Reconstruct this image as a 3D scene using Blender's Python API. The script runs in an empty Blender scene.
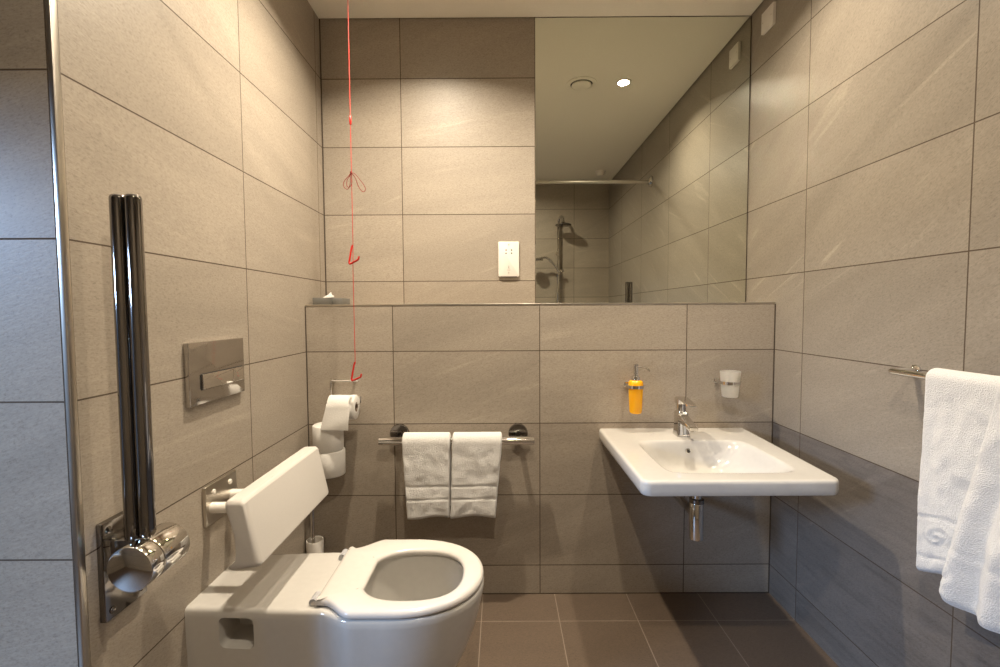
import bpy, bmesh, math, random
from mathutils import Vector, Matrix, noise as mn
random.seed(4)
PI = math.pi
col = bpy.context.scene.collection
XL, XR, D1, D2, H, LED, DN = -.798, 1.1169, 1.8921, 2.1221, 2.4821, 1.2168, .8503
XFAR, YREAR = -2.0, -.59

# ------------------------------------------------------------------ nodes
class NT:
    def __init__(s, name):
        s.m = bpy.data.materials.new(name); s.m.use_nodes = True
        s.t = s.m.node_tree; s.t.nodes.clear()
        s.out = s.t.nodes.new('ShaderNodeOutputMaterial')
    def n(s, kind, ins=None, **props):
        nd = s.t.nodes.new(kind)
        for k, v in props.items(): setattr(nd, k, v)
        for k, v in (ins or {}).items(): s.set(nd.inputs[k], v)
        return nd
    def set(s, sock, v):
        if isinstance(v, bpy.types.NodeSocket): s.t.links.new(v, sock)
        elif isinstance(v, bpy.types.Node): s.t.links.new(v.outputs[0], sock)
        else: sock.default_value = v
    def math(s, op, a, b=0.0, c=0.0):
        nd = s.t.nodes.new('ShaderNodeMath'); nd.operation = op
        for i, v in enumerate((a, b, c)): s.set(nd.inputs[i], v)
        return nd.outputs[0]
    def mix(s, f, a, b, mode='MIX'):
        nd = s.t.nodes.new('ShaderNodeMix'); nd.data_type = 'RGBA'; nd.blend_type = mode
        s.set(nd.inputs[0], f); s.set(nd.inputs[6], a); s.set(nd.inputs[7], b)
        return nd.outputs[2]
    def ramp(s, f, stops):
        nd = s.t.nodes.new('ShaderNodeValToRGB'); cr = nd.color_ramp
        while len(cr.elements) < len(stops): cr.elements.new(.5)
        for e, (p, c) in zip(cr.elements, stops): e.position = p; e.color = c
        s.set(nd.inputs[0], f); return nd.outputs[0]
    def bsdf(s, **ins):
        nd = s.t.nodes.new('ShaderNodeBsdfPrincipled')
        for k, v in ins.items(): s.set(nd.inputs[k.replace('_', ' ')], v)
        s.t.links.new(nd.outputs[0], s.out.inputs[0]); return nd
def rgb(r, g, b): return (r, g, b, 1)

def tile_mat(name, axes, u0, v0, su, sv, base, grout, gw=.0034, ang=14, contrast=1.0, rough=.42, low=None, vein=1.0, spec=.5):
    """stone-look porcelain tiles: joints on a grid, each tile its own piece of streaky stone"""
    t = NT(name)
    pos = t.n('ShaderNodeNewGeometry').outputs['Position']
    sep = t.n('ShaderNodeSeparateXYZ', {0: pos})
    u, v = sep.outputs[axes[0]], sep.outputs[axes[1]]
    uu = t.math('DIVIDE', t.math('SUBTRACT', u, u0), su)
    vv = t.math('DIVIDE', t.math('SUBTRACT', v, v0), sv)
    iu, iv = t.math('FLOOR', uu), t.math('FLOOR', vv)
    du = t.math('MULTIPLY', t.math('ABSOLUTE', t.math('SUBTRACT', t.math('FRACT', uu), .5)), su)
    dv = t.math('MULTIPLY', t.math('ABSOLUTE', t.math('SUBTRACT', t.math('FRACT', vv), .5)), sv)
    gu = t.math('GREATER_THAN', du, su / 2 - gw / 2)
    gv = t.math('GREATER_THAN', dv, sv / 2 - gw / 2)
    g = t.math('MAXIMUM', gu, gv)
    idv = t.n('ShaderNodeCombineXYZ', {0: iu, 1: iv, 2: float(axes[0]) + 3.1})
    wn = t.n('ShaderNodeTexWhiteNoise', {0: idv}, noise_dimensions='3D')
    r1 = wn.outputs[0]
    vec = t.n('ShaderNodeCombineXYZ', {0: u, 1: v, 2: t.math('MULTIPLY', r1, 37.0)})
    jit = t.math('MULTIPLY', t.math('SUBTRACT', r1, .5), .35)
    rot = t.n('ShaderNodeVectorRotate', {'Vector': vec, 'Angle': t.math('ADD', jit, -math.radians(ang))}, rotation_type='Z_AXIS')
    def nz(sx, sy, scale, det, rgh, dist=0.0):
        mp = t.n('ShaderNodeMapping', {'Vector': rot, 'Scale': (sx, sy, 1)})
        return t.n('ShaderNodeTexNoise', {'Vector': mp, 'Scale': scale, 'Detail': det, 'Roughness': rgh, 'Distortion': dist}).outputs[0]
    band = nz(.9, 4.5, 1.6, 5, .6, .6)
    veins = nz(.55, 6.0, 3.0, 3, .5, 1.2)
    fine = nz(9, 40, 9, 3, .6)
    grain = nz(30, 46, 5, 3, .75)
    c = contrast
    b = Vector(base[:3])
    lo = rgb(*(b * (1 - .10 * c))); hi = rgb(*(b * (1 + .08 * c)))
    colr = t.ramp(band, [(.30, lo), (.70, hi)])
    colr = t.mix(t.math('MULTIPLY', t.ramp(veins, [(.62, rgb(0, 0, 0)), (.74, rgb(1, 1, 1))]), (.30 * vein)), colr, rgb(*(b * 1.42)))
    colr = t.mix(.75, colr, t.ramp(fine, [(.3, rgb(.84, .83, .82)), (.7, rgb(1.12, 1.12, 1.12))]), 'MULTIPLY')
    colr = t.mix(.8, colr, t.ramp(grain, [(.30, rgb(.66, .65, .63)), (.47, rgb(1, 1, 1)), (.75, rgb(1.10, 1.10, 1.10))]), 'MULTIPLY')
    tone = t.math('ADD', t.math('MULTIPLY', r1, .10), .95)
    if low:                                    # the bottom courses are laid in a darker batch of the tile
        m = t.math('LESS_THAN', v, low[0])
        colr = t.mix(m, colr, t.mix(1.0, colr, low[1], 'MULTIPLY'))
        if len(low) > 2:                        # ridged, riven face of those tiles
            mp = t.n('ShaderNodeMapping', {'Vector': vec, 'Scale': (1.1, 11, 1)})
            rv = t.n('ShaderNodeTexNoise', {'Vector': mp, 'Scale': 4.2, 'Detail': 6, 'Roughness': .66, 'Distortion': .5}).outputs[0]
            colr = t.mix(t.math('MULTIPLY', m, low[2]), colr, t.mix(1.0, colr, t.ramp(rv, [(.34, rgb(.55, .55, .55)), (.50, rgb(1, 1, 1)), (.72, rgb(1.25, 1.25, 1.25))]), 'MULTIPLY'))
    cv = t.n('ShaderNodeCombineXYZ', {0: tone, 1: tone, 2: tone})
    colr = t.mix(1.0, colr, cv.outputs[0], 'MULTIPLY')
    colr = t.mix(g, colr, grout)
    hgt = t.math('ADD', t.math('MULTIPLY', fine, .5), t.math('MULTIPLY', grain, .35))
    hgt = t.math('MULTIPLY', hgt, t.math('SUBTRACT', 1.0, g))
    bmp = t.n('ShaderNodeBump', {'Strength': .22, 'Distance': .0016, 'Height': hgt})
    t.bsdf(Base_Color=colr, Roughness=t.mix(g, (rough, rough, rough, 1), (.9, .9, .9, 1)), Normal=bmp.outputs[0], Specular_IOR_Level=spec)
    return t.m

def plain(name, c, rough=.5, metal=0.0, bump=0.0, bscale=60, spec=.5, **kw):
    """even colour with a faint procedural mottling"""
    t = NT(name)
    tc = t.n('ShaderNodeTexCoord').outputs['Object']
    nzn = t.n('ShaderNodeTexNoise', {'Vector': tc, 'Scale': bscale, 'Detail': 3})
    cc = t.mix(nzn.outputs[0], rgb(*[x * .96 for x in c]), rgb(*[min(1, x * 1.04) for x in c]))
    ins = dict(Base_Color=cc, Roughness=rough, Metallic=metal, Specular_IOR_Level=spec, **kw)
    if bump: ins['Normal'] = t.n('ShaderNodeBump', {'Strength': bump, 'Distance': .002, 'Height': nzn.outputs[0]}).outputs[0]
    t.bsdf(**ins); return t.m

TILE = rgb(.375, .325, .265); GROUT = rgb(.085, .060, .040); Z0 = .1233
M = {}
M['tile_back'] = tile_mat('stone_tile_back', (0, 2), .1581, Z0, .6, .3, TILE, GROUT, low=(Z0 + .6, rgb(.90, .89, .88)))
M['tile_left'] = tile_mat('stone_tile_left', (1, 2), 1.4626, Z0, .6, .3, TILE, GROUT, ang=-12)
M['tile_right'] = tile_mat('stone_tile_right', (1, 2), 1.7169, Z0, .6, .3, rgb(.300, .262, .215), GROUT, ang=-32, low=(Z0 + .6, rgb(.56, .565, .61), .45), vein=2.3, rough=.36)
M['tile_front'] = tile_mat('stone_tile_front', (0, 2), -.808, Z0, .6, .3, TILE, GROUT)
M['tile_floor'] = tile_mat('stone_tile_floor', (0, 1), .2184, 1.7192, .3, .6, rgb(.126, .091, .065), rgb(.28, .225, .175), gw=.0026, contrast=.7, vein=0, rough=.5)
M['grout'] = plain('dark_grout', (.07, .05, .034), .9)
M['gap'] = plain('shadow_gap_black', (.03, .025, .02), .9)
M['ceiling'] = plain('ceiling_paint', (.86, .82, .72), .75, bump=.03, bscale=120)
M['chrome'] = plain('polished_chrome', (.72, .70, .67), .07, 1.0, bscale=30)
M['darkchrome'] = plain('dark_polished_chrome', (.25, .235, .225), .09, 1.0, bscale=30)
M['platechrome'] = plain('grey_polished_chrome', (.50, .48, .46), .10, 1.0, bscale=30)
M['satin'] = plain('satin_steel', (.62, .58, .52), .30, 1.0, bscale=80)
M['ceramic'] = plain('glazed_white_ceramic', (.56, .54, .505), .12, spec=.55, Coat_Weight=.3, Coat_Roughness=.05)
M['seat'] = plain('white_seat_plastic', (.64, .61, .575), .22)
M['cushion'] = plain('white_padded_vinyl', (.60, .57, .53), .42, bump=.05, bscale=220)
M['greyplastic'] = plain('grey_hinge_plastic', (.42, .42, .44), .35)
M['whiteplastic'] = plain('white_moulded_plastic', (.78, .74, .68), .35)
M['black'] = plain('black_hole_shade', (.012, .011, .010), .6)  # near-black colour that paints the shade inside holes and the button gap
M['darkmark'] = plain('dark_print_and_shadow', (.12, .10, .09), .6)  # printed symbol, also the painted shadow strip under the socket
M['red'] = plain('red_plastic', (.62, .018, .012), .35)
M['redcord'] = plain('red_braided_cord', (.60, .05, .04), .6)
M['bowcord'] = plain('dark_red_cord', (.26, .022, .016), .6)
M['paper'] = plain('white_tissue_paper', (.72, .70, .66), .9, bump=.5, bscale=260)
M['card'] = plain('brown_cardboard', (.16, .11, .07), .9)
M['slate'] = plain('grey_tissue_box_card', (.15, .145, .13), .7, bump=.2, bscale=200)
M['tissuebox'] = M['slate']
M['hose'] = M['chrome']

def mk_mirror():
    t = NT('silvered_mirror')
    t.bsdf(Base_Color=rgb(.80, .82, .74), Metallic=1.0, Roughness=.004); return t.m
M['mirror'] = mk_mirror()
def mk_towel():
    t = NT('white_terry_cotton')
    tc = t.n('ShaderNodeTexCoord').outputs['Object']
    a = t.n('ShaderNodeTexNoise', {'Vector': tc, 'Scale': 330, 'Detail': 4, 'Roughness': .75}).outputs[0]
    b = t.n('ShaderNodeTexVoronoi', {'Vector': tc, 'Scale': 420}).outputs[0]
    h = t.math('ADD', a, t.math('MULTIPLY', b, .6))
    bm_ = t.n('ShaderNodeBump', {'Strength': .8, 'Distance': .0035, 'Height': h})
    c = t.ramp(a, [(.25, rgb(.66, .645, .615)), (.7, rgb(.86, .845, .82))])
    t.bsdf(Base_Color=c, Roughness=.95, Normal=bm_.outputs[0], Sheen_Weight=.35, Sheen_Roughness=.5, Specular_IOR_Level=.15)
    return t.m
M['towel'] = mk_towel()
def mk_soap():
    t = NT('orange_liquid_soap')
    n_ = t.n('ShaderNodeTexNoise', {'Scale': 12.0}).outputs[0]
    c = t.mix(n_, rgb(1.0, .43, .006), rgb(1.0, .50, .01))
    t.bsdf(Base_Color=c, Roughness=.22, Subsurface_Weight=.25, Subsurface_Radius=(.03, .015, .003), Subsurface_Scale=.5); return t.m
M['soap'] = mk_soap()
def mk_frost():
    t = NT('frosted_glass')
    n_ = t.n('ShaderNodeTexNoise', {'Scale': 40.0}).outputs[0]
    t.bsdf(Base_Color=t.mix(n_, rgb(.93, .91, .86), rgb(.97, .95, .90)), Roughness=.4, Transmission_Weight=.8, IOR=1.3, Subsurface_Weight=.2, Subsurface_Radius=(.02, .02, .02)); return t.m
M['frost'] = mk_frost()
def mk_water():
    t = NT('toilet_water')
    t.bsdf(Base_Color=rgb(.86, .88, .87), Roughness=.02, Transmission_Weight=.9, IOR=1.33); return t.m
M['water'] = mk_water()
def mk_pane():
    t = NT('added_window_glass')
    tr = t.n('ShaderNodeBsdfTransparent', {0: rgb(.95, .97, 1)}); gl = t.n('ShaderNodeBsdfGlossy', {'Roughness': .02})
    mx = t.n('ShaderNodeMixShader', {0: .06}); t.t.links.new(tr.outputs[0], mx.inputs[1]); t.t.links.new(gl.outputs[0], mx.inputs[2])
    t.t.links.new(mx.outputs[0], t.out.inputs[0]); return t.m
M['pane'] = mk_pane()
def mk_lamp():
    t = NT('lit_led_lens')
    e = t.n('ShaderNodeEmission', {'Color': rgb(1, .86, .62), 'Strength': 60.0}); t.t.links.new(e.outputs[0], t.out.inputs[0]); return t.m
M['lamp'] = mk_lamp()

# ------------------------------------------------------------------ mesh helpers (all in world metres)
def new(): return bmesh.new()
def box(bm, x0, x1, y0, y1, z0, z1, bev=0.0, seg=2):
    r = bmesh.ops.create_cube(bm, size=1)['verts']
    for v in r:
        v.co = Vector(((x0 + x1) / 2 + v.co.x * (x1 - x0), (y0 + y1) / 2 + v.co.y * (y1 - y0), (z0 + z1) / 2 + v.co.z * (z1 - z0)))
    if bev:
        es = list({e for v in r for e in v.link_edges})
        bmesh.ops.bevel(bm, geom=es, offset=bev, segments=seg, profile=.5, affect='EDGES', clamp_overlap=True)
    return bm
def loft(bm, rings, cap0=True, cap1=True, closed=True):
    vs = [[bm.verts.new(p) for p in r] for r in rings]
    n = len(rings[0])
    for a, b in zip(vs, vs[1:]):
        for i in range(n if closed else n - 1):
            j = (i + 1) % n
            bm.faces.new((a[i], a[j], b[j], b[i]))
    if cap0: bm.faces.new(vs[0][::-1])
    if cap1: bm.faces.new(vs[-1])
    return vs
def frame(d):
    d = d.normalized(); up = Vector((0, 0, 1)) if abs(d.z) < .9 else Vector((1, 0, 0))
    a = d.cross(up).normalized(); return a, a.cross(d).normalized()
def tube(bm, pts, r, n=16, caps=True, closed=False):
    pts = [Vector(p) for p in pts]; rings = []; a = None
    m = len(pts)
    for i, p in enumerate(pts):
        d = (pts[(i + 1) % m] - pts[i - 1]) if closed or 0 < i < m - 1 else (pts[1] - pts[0] if i == 0 else pts[-1] - pts[-2])
        d.normalize()
        if a is None: a, b = frame(d)
        else:
            a = (a - d * a.dot(d)).normalized(); b = a.cross(d).normalized()
        rr = r[i] if isinstance(r, (list, tuple)) else r
        rings.append([p + (a * math.cos(2 * PI * k / n) + b * math.sin(2 * PI * k / n)) * rr for k in range(n)])
    if closed: rings.append(rings[0]); caps = False
    if closed:
        vs = [[bm.verts.new(q) for q in rg] for rg in rings[:-1]]; vs.append(vs[0])
        for A, B in zip(vs, vs[1:]):
            for i in range(n): bm.faces.new((A[i], A[(i + 1) % n], B[(i + 1) % n], B[i]))
    else: loft(bm, rings, caps, caps)
    return bm
def fillet(pts, r, seg=6):
    pts = [Vector(p) for p in pts]; out = [pts[0]]
    for i in range(1, len(pts) - 1):
        p = pts[i]; a = (pts[i - 1] - p); b = (pts[i + 1] - p); k = min(r, a.length * .49, b.length * .49)
        A = p + a.normalized() * k; B = p + b.normalized() * k
        for s in range(seg + 1):
            t = s / seg; out.append(A * (1 - t) ** 2 + p * 2 * t * (1 - t) + B * t * t)
    out.append(pts[-1]); return out
def spline(pts, n=8):
    P = [Vector(p) for p in pts]; out = []
    for i in range(len(P) - 1):
        p0, p1, p2, p3 = P[max(i - 1, 0)], P[i], P[i + 1], P[min(i + 2, len(P) - 1)]
        for k in range(n):
            t = k / n
            out.append(.5 * ((2 * p1) + (p2 - p0) * t + (2 * p0 - 5 * p1 + 4 * p2 - p3) * t * t + (3 * p1 - p0 - 3 * p2 + p3) * t ** 3))
    out.append(P[-1]); return out
def lathe(bm, c, prof, axis='z', n=32, closed=False):
    """prof: (radius, offset along axis); closed profile makes a ring-shaped solid"""
    c = Vector(c); ax = {'x': (Vector((0, 1, 0)), Vector((0, 0, 1)), Vector((1, 0, 0))), 'y': (Vector((0, 0, 1)), Vector((1, 0, 0)), Vector((0, 1, 0))), 'z': (Vector((1, 0, 0)), Vector((0, 1, 0)), Vector((0, 0, 1)))}[axis]
    rings = [[c + (ax[0] * math.cos(2 * PI * k / n) + ax[1] * math.sin(2 * PI * k / n)) * r + ax[2] * h for k in range(n)] for r, h in prof]
    if closed:
        vs = [[bm.verts.new(q) for q in rg] for rg in rings]; vs.append(vs[0])
        for A, B in zip(vs, vs[1:]):
            for i in range(n): bm.faces.new((A[i], A[(i + 1) % n], B[(i + 1) % n], B[i]))
    else: loft(bm, rings)
    return bm
def rbar(c, w, h, rad, n=6):
    """rounded rectangle outline (2D list)"""
    out = []
    for cx, cy, a0 in ((w / 2 - rad, h / 2 - rad, 0), (-w / 2 + rad, h / 2 - rad, PI / 2), (-w / 2 + rad, -h / 2 + rad, PI), (w / 2 - rad, -h / 2 + rad, 1.5 * PI)):
        for k in range(n + 1):
            a = a0 + PI / 2 * k / n; out.append((c[0] + cx + rad * math.cos(a), c[1] + cy + rad * math.sin(a)))
    return out
def plate(bm, plane, c, w, h, d0, d1, rad=.006, bev=.002):
    """rounded plate: plane 'x' (u=y,v=z) or 'y' (u=x,v=z) or 'z'; d0 on the wall, d1 outer face"""
    def put(p, d): return {'x': (d, p[0], p[1]), 'y': (p[0], d, p[1]), 'z': (p[0], p[1], d)}[plane]
    s = 1 if d1 > d0 else -1
    R = [(rbar(c, w, h, rad), d0), (rbar(c, w, h, rad), d1 - s * bev), (rbar(c, w - bev * .6, h - bev * .6, max(rad - bev * .3, 1e-4)), d1 - s * bev * .3), (rbar(c, w - 2 * bev, h - 2 * bev, max(rad - bev, 1e-4)), d1)]
    loft(bm, [[put(p, d) for p in o] for o, d in R]); return bm

ROOTS = {}
def obj(name, bm, mat, parent=None, smooth=35, loc=None):
    bmesh.ops.remove_doubles(bm, verts=bm.verts, dist=1e-6)
    bmesh.ops.recalc_face_normals(bm, faces=bm.faces)
    me = bpy.data.meshes.new(name)
    off = Vector(parent['_w']) if parent is not None else (Vector(loc) if loc else Vector((0, 0, 0)))
    bmesh.ops.translate(bm, verts=bm.verts, vec=-off)
    bm.to_mesh(me); bm.free()
    if smooth:
        for p in me.polygons: p.use_smooth = True
        me.set_sharp_from_angle(angle=math.radians(smooth))
    me.materials.append(M[mat])
    o = bpy.data.objects.new(name, me); col.objects.link(o)
    if parent is not None: o.parent = parent
    else: o.location = off
    o['_w'] = tuple(off)
    return o
def tag(o, label, cat, group=None):
    o['label'] = label; o['category'] = cat
    if group: o['group'] = group
    return o
def thing(name, label, cat, loc, group=None):
    o = bpy.data.objects.new(name, None); col.objects.link(o); o.location = loc; o['_w'] = tuple(loc)
    o.empty_display_size = .05
    return tag(o, label, cat, group)
def struct(name, bm, mat, smooth=0):
    o = obj(name, bm, mat, None, smooth); o['kind'] = 'structure'; return o
def dup(root, loc, rotz, label, group=None):
    r = root.copy(); col.objects.link(r); r.location = loc; r.rotation_euler = (0, 0, rotz); r['label'] = label
    if group: r['group'] = group
    for ch in list(root.children):
        c = ch.copy(); col.objects.link(c); c.parent = r
        for g in list(ch.children):
            d = g.copy(); col.objects.link(d); d.parent = c
    return r
def sst(a, b, x):
    t = min(1, max(0, (x - a) / (b - a))); return t * t * (3 - 2 * t)

# ------------------------------------------------------------------ the room
struct('floor', box(new(), XFAR - .1, XR + .1, YREAR - .1, D2 + .15, -.1, 0), 'tile_floor')
G = .007
struct('ceiling', box(new(), XFAR, XR - G, YREAR + G, D2 - G * .9, H, H + .03), 'ceiling')
struct('ceiling_gap', box(new(), XFAR - .1, XR + .1, YREAR - .1, D2 + .15, H + .03, H + .1), 'gap')
struct('wall_back', box(new(), XL - .1, XR + .1, D2, D2 + .12, 0, H + .03), 'tile_back')
struct('wall_back_lower', box(new(), XL, XR, D1, D2, 0, LED - .0025), 'tile_back')
struct('wall_left', box(new(), XL - .0095, XL, DN + .0145, D2 + .1, 0, H + .03), 'tile_left')
struct('wall_front', box(new(), XFAR - .1, XL - .0100, DN, DN + .13, 0, H + .03), 'tile_front')
struct('wall_right', box(new(), XR, XR + .12, YREAR - .1, D2 + .1, 0, H + .03), 'tile_right')
struct('wall_rear', box(new(), XFAR - .1, XR + .1, YREAR - .12, YREAR, 0, H + .03), 'tile_back')
wy0, wy1, wz0, wz1 = -.54, .36, .35, 1.77  # unseen opening, sized to steer the bluish light
b = new()
for a in ((YREAR - .1, wy0, 0, H + .03), (wy1, DN + .05, 0, H + .03), (wy0, wy1, 0, wz0), (wy0, wy1, wz1, H + .03)):
    box(b, XFAR - .12, XFAR, *a)
struct('wall_far_left', b, 'tile_left')
b = new()
for a in ((wy0, wy0 + .05, wz0, wz1), (wy1 - .05, wy1, wz0, wz1), (wy0 + .05, wy1 - .05, wz0, wz0 + .05), (wy0 + .05, wy1 - .05, wz1 - .05, wz1)):
    box(b, XFAR - .09, XFAR - .03, *a)
w = struct('added_window_1', b, 'whiteplastic')  # added, unseen: assumed way in for the bluish light
b = box(new(), XFAR - .064, XFAR - .056, wy0 + .05, wy1 - .05, wz0 + .05, wz1 - .05)
obj('pane', b, 'pane', w, 0)
# bright metal profiles: ledge nosing and outside corner of the toilet wall
b = new(); box(b, XL, XR, D1 - .0015, D1 + .007, LED - .0075, LED, .0015)
struct('trim_1', b, 'satin', 30)
b = new(); box(b, XL - .0100, XL + .0008, DN - .0008, DN + .0145, 0, H, .0022, 3)
struct('trim_2', b, 'satin', 30)
# dark sealant lines in the inner corners
def seal(i, *a): struct('trim_%d' % i, box(new(), *a), 'grout')
seal(3, XL, XL + .004, D2 - .004, D2, LED, H)
seal(4, XL, XL + .0035, D1 - .0035, D1, 0, LED - .008)
seal(5, XR - .0035, XR, D1 - .0035, D1, 0, LED - .008)
seal(6, XR - .004, XR, D2 - .0025, D2, LED, H)
seal(7, XL, XR, D1 - .0025, D1, 0, .0035)
seal(8, XL, XL + .0015, D1 + .007, D2, LED - .003, LED - .001)
# top of the ledge
struct('trim_9', box(new(), XL, XR, D1 + .0075, D2, LED - .0025, LED - .0005), 'tile_back')

# ------------------------------------------------------------------ mirror
b = box(new(), .1585, XR - .005, D2 - .006, D2 - .0005, LED + .003, H - .003, .0008, 1)
tag(obj('wall_mirror', b, 'mirror', None, 0), 'large frameless wall mirror above the ledge, reflecting the shower', 'mirror')

# ------------------------------------------------------------------ toilet (axis along +x from the left wall)
TC = 1.258                                    # centre line y
def outline(half, tip, sweep0, full, L, n_side=46, n_tip=40):
    """half-widths along the length: shelf width 'half', widening to 'full', round end at L"""
    xs = []
    side = [i / n_side * tip for i in range(n_side)]
    pts = []
    def w(s): return half - .014 * (1 - sst(0, .33, s)) + (full - half) * sst(sweep0, sweep0 + .11, s)
    for s in side: pts.append((s, w(s)))
    for k in range(n_tip + 1):
        a = PI / 2 * k / n_tip
        pts.append((tip + (L - tip) * math.sin(a) ** .93, w(tip) * max(0, math.cos(a)) ** .93))
    return pts
def both(pts): return [(x, -y) for x, y in pts] + [(x, y) for x, y in reversed(pts[:-1])]
def inset(o, d):
    n = len(o); r = []
    for i in range(n):
        p, q, m = o[max(i - 1, 0)], o[min(i + 1, n - 1)], o[i]
        tx, ty = q[0] - p[0], q[1] - p[1]; l = math.hypot(tx, ty) or 1
        x = m[0] - ty / l * d; y = m[1] + tx / l * d
        r.append((max(x, 0), y))
    return r
def bodyring(z):
    k = (.44 - z) / .36                        # 0 top .. 1 bottom
    L = .748 - .04 * k - .12 * k * k
    full = .184 - .050 * k
    half = .146 - .012 * k
    return both(outline(half, .52 - .14 * k, .33, full, L))
def w3(o, z): return [(XL + x, TC + y, z) for x, y in o]
def superell(cx, a0, a1, hw, e, ang):
    """point of a rounded hole at polar angle ang round (cx, 0)"""
    c, s = math.cos(ang), math.sin(ang)
    a = a1 if c > 0 else a0
    r = (abs(c / a) ** e + abs(s / hw) ** e) ** (-1 / e)
    return (cx + r * c, r * s)
def holering(o, cx, a0, a1, hw, e, sc=1.0):
    return [superell(cx, a0 * sc, a1 * sc, hw * sc, e, math.atan2(y, x - cx)) for x, y in o]
top = bodyring(.44)
rings = [w3(inset(bodyring(.085), .03), .08), w3(inset(bodyring(.085), .008), .083)]
for z in (.092, .13, .17, .21, .25, .29, .33, .37, .40, .422): rings.append(w3(bodyring(z), z))
rings += [w3(inset(top, .0012), .437), w3(inset(top, .004), .4425), w3(inset(top, .009), .4455), w3(inset(top, .013), .446), w3(inset(top, .018), .446)]
CX = .545
for sc, z, e in ((1.06, .446, 2.4), (1.0, .444, 2.4), (.985, .436, 2.4), (1.02, .415, 2.3), (1.0, .37, 2.3), (.90, .32, 2.2), (.72, .28, 2.2), (.52, .25, 2.1), (.42, .20, 2.0), (.36, .16, 2.0)):
    rings.append(w3(holering(top, CX, .150, .145, .122, e, sc), z))
bm = new(); loft(bm, rings)
toilet = thing('toilet', 'white wall-hung toilet with open seat below the flush plate', 'toilet', (XL, TC, 0))
body = obj('bowl', bm, 'ceramic', toilet, 40)
# fixing recess on the near side
cb = new(); R = []
for d, k in ((1.00, 1.14), (1.112, 1.10), (1.122, 1.02), (1.128, 1.0), (1.21, .94)):
    R.append([(x, d, z) for x, z in rbar((-.668, .383), .088 * k, .080 * k, .015 * k)])
loft(cb, R); cut = obj('cutter', cb, 'ceramic', toilet, 0)
md = body.modifiers.new('recess', 'BOOLEAN'); md.object = cut; md.operation = 'DIFFERENCE'; md.solver = 'EXACT'
bpy.context.view_layer.update()
me = bpy.data.meshes.new_from_object(body.evaluated_get(bpy.context.evaluated_depsgraph_get()))
body.modifiers.clear(); old = body.data; body.data = me; bpy.data.objects.remove(cut)
for p in me.polygons: p.use_smooth = True
me.set_sharp_from_angle(angle=math.radians(40))
fx = new(); tube(fx, [(-.672, 1.212, .412), (-.672, 1.16, .412)], .009, 10); tube(fx, [(-.672, 1.16, .412), (-.672, 1.152, .412)], .006, 6)
obj('fixing_bolt', fx, 'satin', toilet)
wv = [(XL + x, TC + y) for x, y in holering(top, CX, .150, .145, .122, 2.1, .60)]
bm = new(); loft(bm, [[(x, y, .250) for x, y in wv], [(x, y, .2625) for x, y in wv]]); obj('water', bm, 'water', toilet)
# seat ring
SX = -.472
def seat_out(d):
    pts = []
    def w(s): return .131 + (.183 - .131) * sst(.022, .105, s)
    n = 40; tip = .20; L = .420
    for i in range(n): pts.append((i / n * tip, w(i / n * tip)))
    for k in range(41):
        a = PI / 2 * k / 40; pts.append((tip + (L - tip) * math.sin(a) ** .95, w(tip) * max(0, math.cos(a)) ** .95))
    o = both(pts)
    n_ = len(o); r = []
    for i in range(n_):
        p, q, m = o[i - 1], o[(i + 1) % n_], o[i]
        tx, ty = q[0] - p[0], q[1] - p[1]; l = math.hypot(tx, ty) or 1
        r.append((m[0] - ty / l * d, m[1] + tx / l * d))
    return r
SO = seat_out(0); SC = .227
def sw(o, z): return [(SX + x, TC + y, z) for x, y in o]
def sh(sc, e=2.5): return [(x, y - .008) for x, y in holering(SO, SC, .133, .137, .121, e, sc)]
rings = [sw(seat_out(.006), .4485), sw(seat_out(.001), .451), sw(seat_out(0), .455), sw(seat_out(.002), .4615), sw(seat_out(.006), .4655), sw(seat_out(.013), .4675),
         sw(sh(1.10), .4670), sw(sh(1.04), .4650), sw(sh(1.0), .461), sw(sh(.99), .455), sw(sh(1.02), .4485)]
bm = new(); vs = loft(bm, rings, False, False)
n_ = len(vs[0])
for i in range(n_): bm.faces.new((vs[-1][i], vs[-1][(i + 1) % n_], vs[0][(i + 1) % n_], vs[0][i]))
seat = obj('seat', bm, 'seat', toilet, 50)
for s in (-1, 1):
    bm = new(); y = TC + s * .104
    tube(bm, [(SX - .006, y - s * .014, .4535), (SX - .006, y + s * .020, .4535)], .0105, 18)
    box(bm, SX - .006, SX + .020, y + s * .017 - .004, y + s * .017 + .004, .4475, .4595, .003)
    h = obj('hinge', bm, 'greyplastic', toilet)
    bm = new(); tube(bm, [(SX - .006, y + s * .0195, .4535), (SX - .006, y + s * .0215, .4535)], .005, 12); obj('pin', bm, 'satin', h)
    bm = new(); box(bm, SX - .016, SX + .004, y - .012, y + .010, .4465, .450, .002); obj('hinge_foot', bm, 'greyplastic', h)

# ------------------------------------------------------------------ padded backrest on the wall
br = thing('padded_backrest', 'white padded backrest on a steel wall plate above the toilet', 'backrest', (XL, 1.283, .667))
bm = new(); plate(bm, 'x', (1.283, .667), .146, .108, XL + .0005, XL + .0095, .003, .0015); wp = obj('wall_plate', bm, 'satin', br)
for yy, zz in ((1.245, .697), (1.322, .697)):
    bm = new(); lathe(bm, (XL + .009, yy, zz), [(.0078, 0), (.0078, .002), (.005, .0045)], 'x', 16); obj('screw', bm, 'whiteplastic', wp)
for yy in (1.236, 1.330):
    bm = new(); tube(bm, [(XL + .009, yy, .657), (-.618, yy, .657)], .0145, 20); obj('support_tube', bm, 'whiteplastic', br)
prof = [(-.636, .741), (-.604, .742), (-.596, .736), (-.568, .612), (-.566, .601), (-.572, .595), (-.628, .587), (-.637, .589), (-.640, .594), (-.632, .600), (-.622, .606), (-.619, .630), (-.622, .665), (-.632, .700), (-.642, .728), (-.642, .736)]
bm = new()
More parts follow.
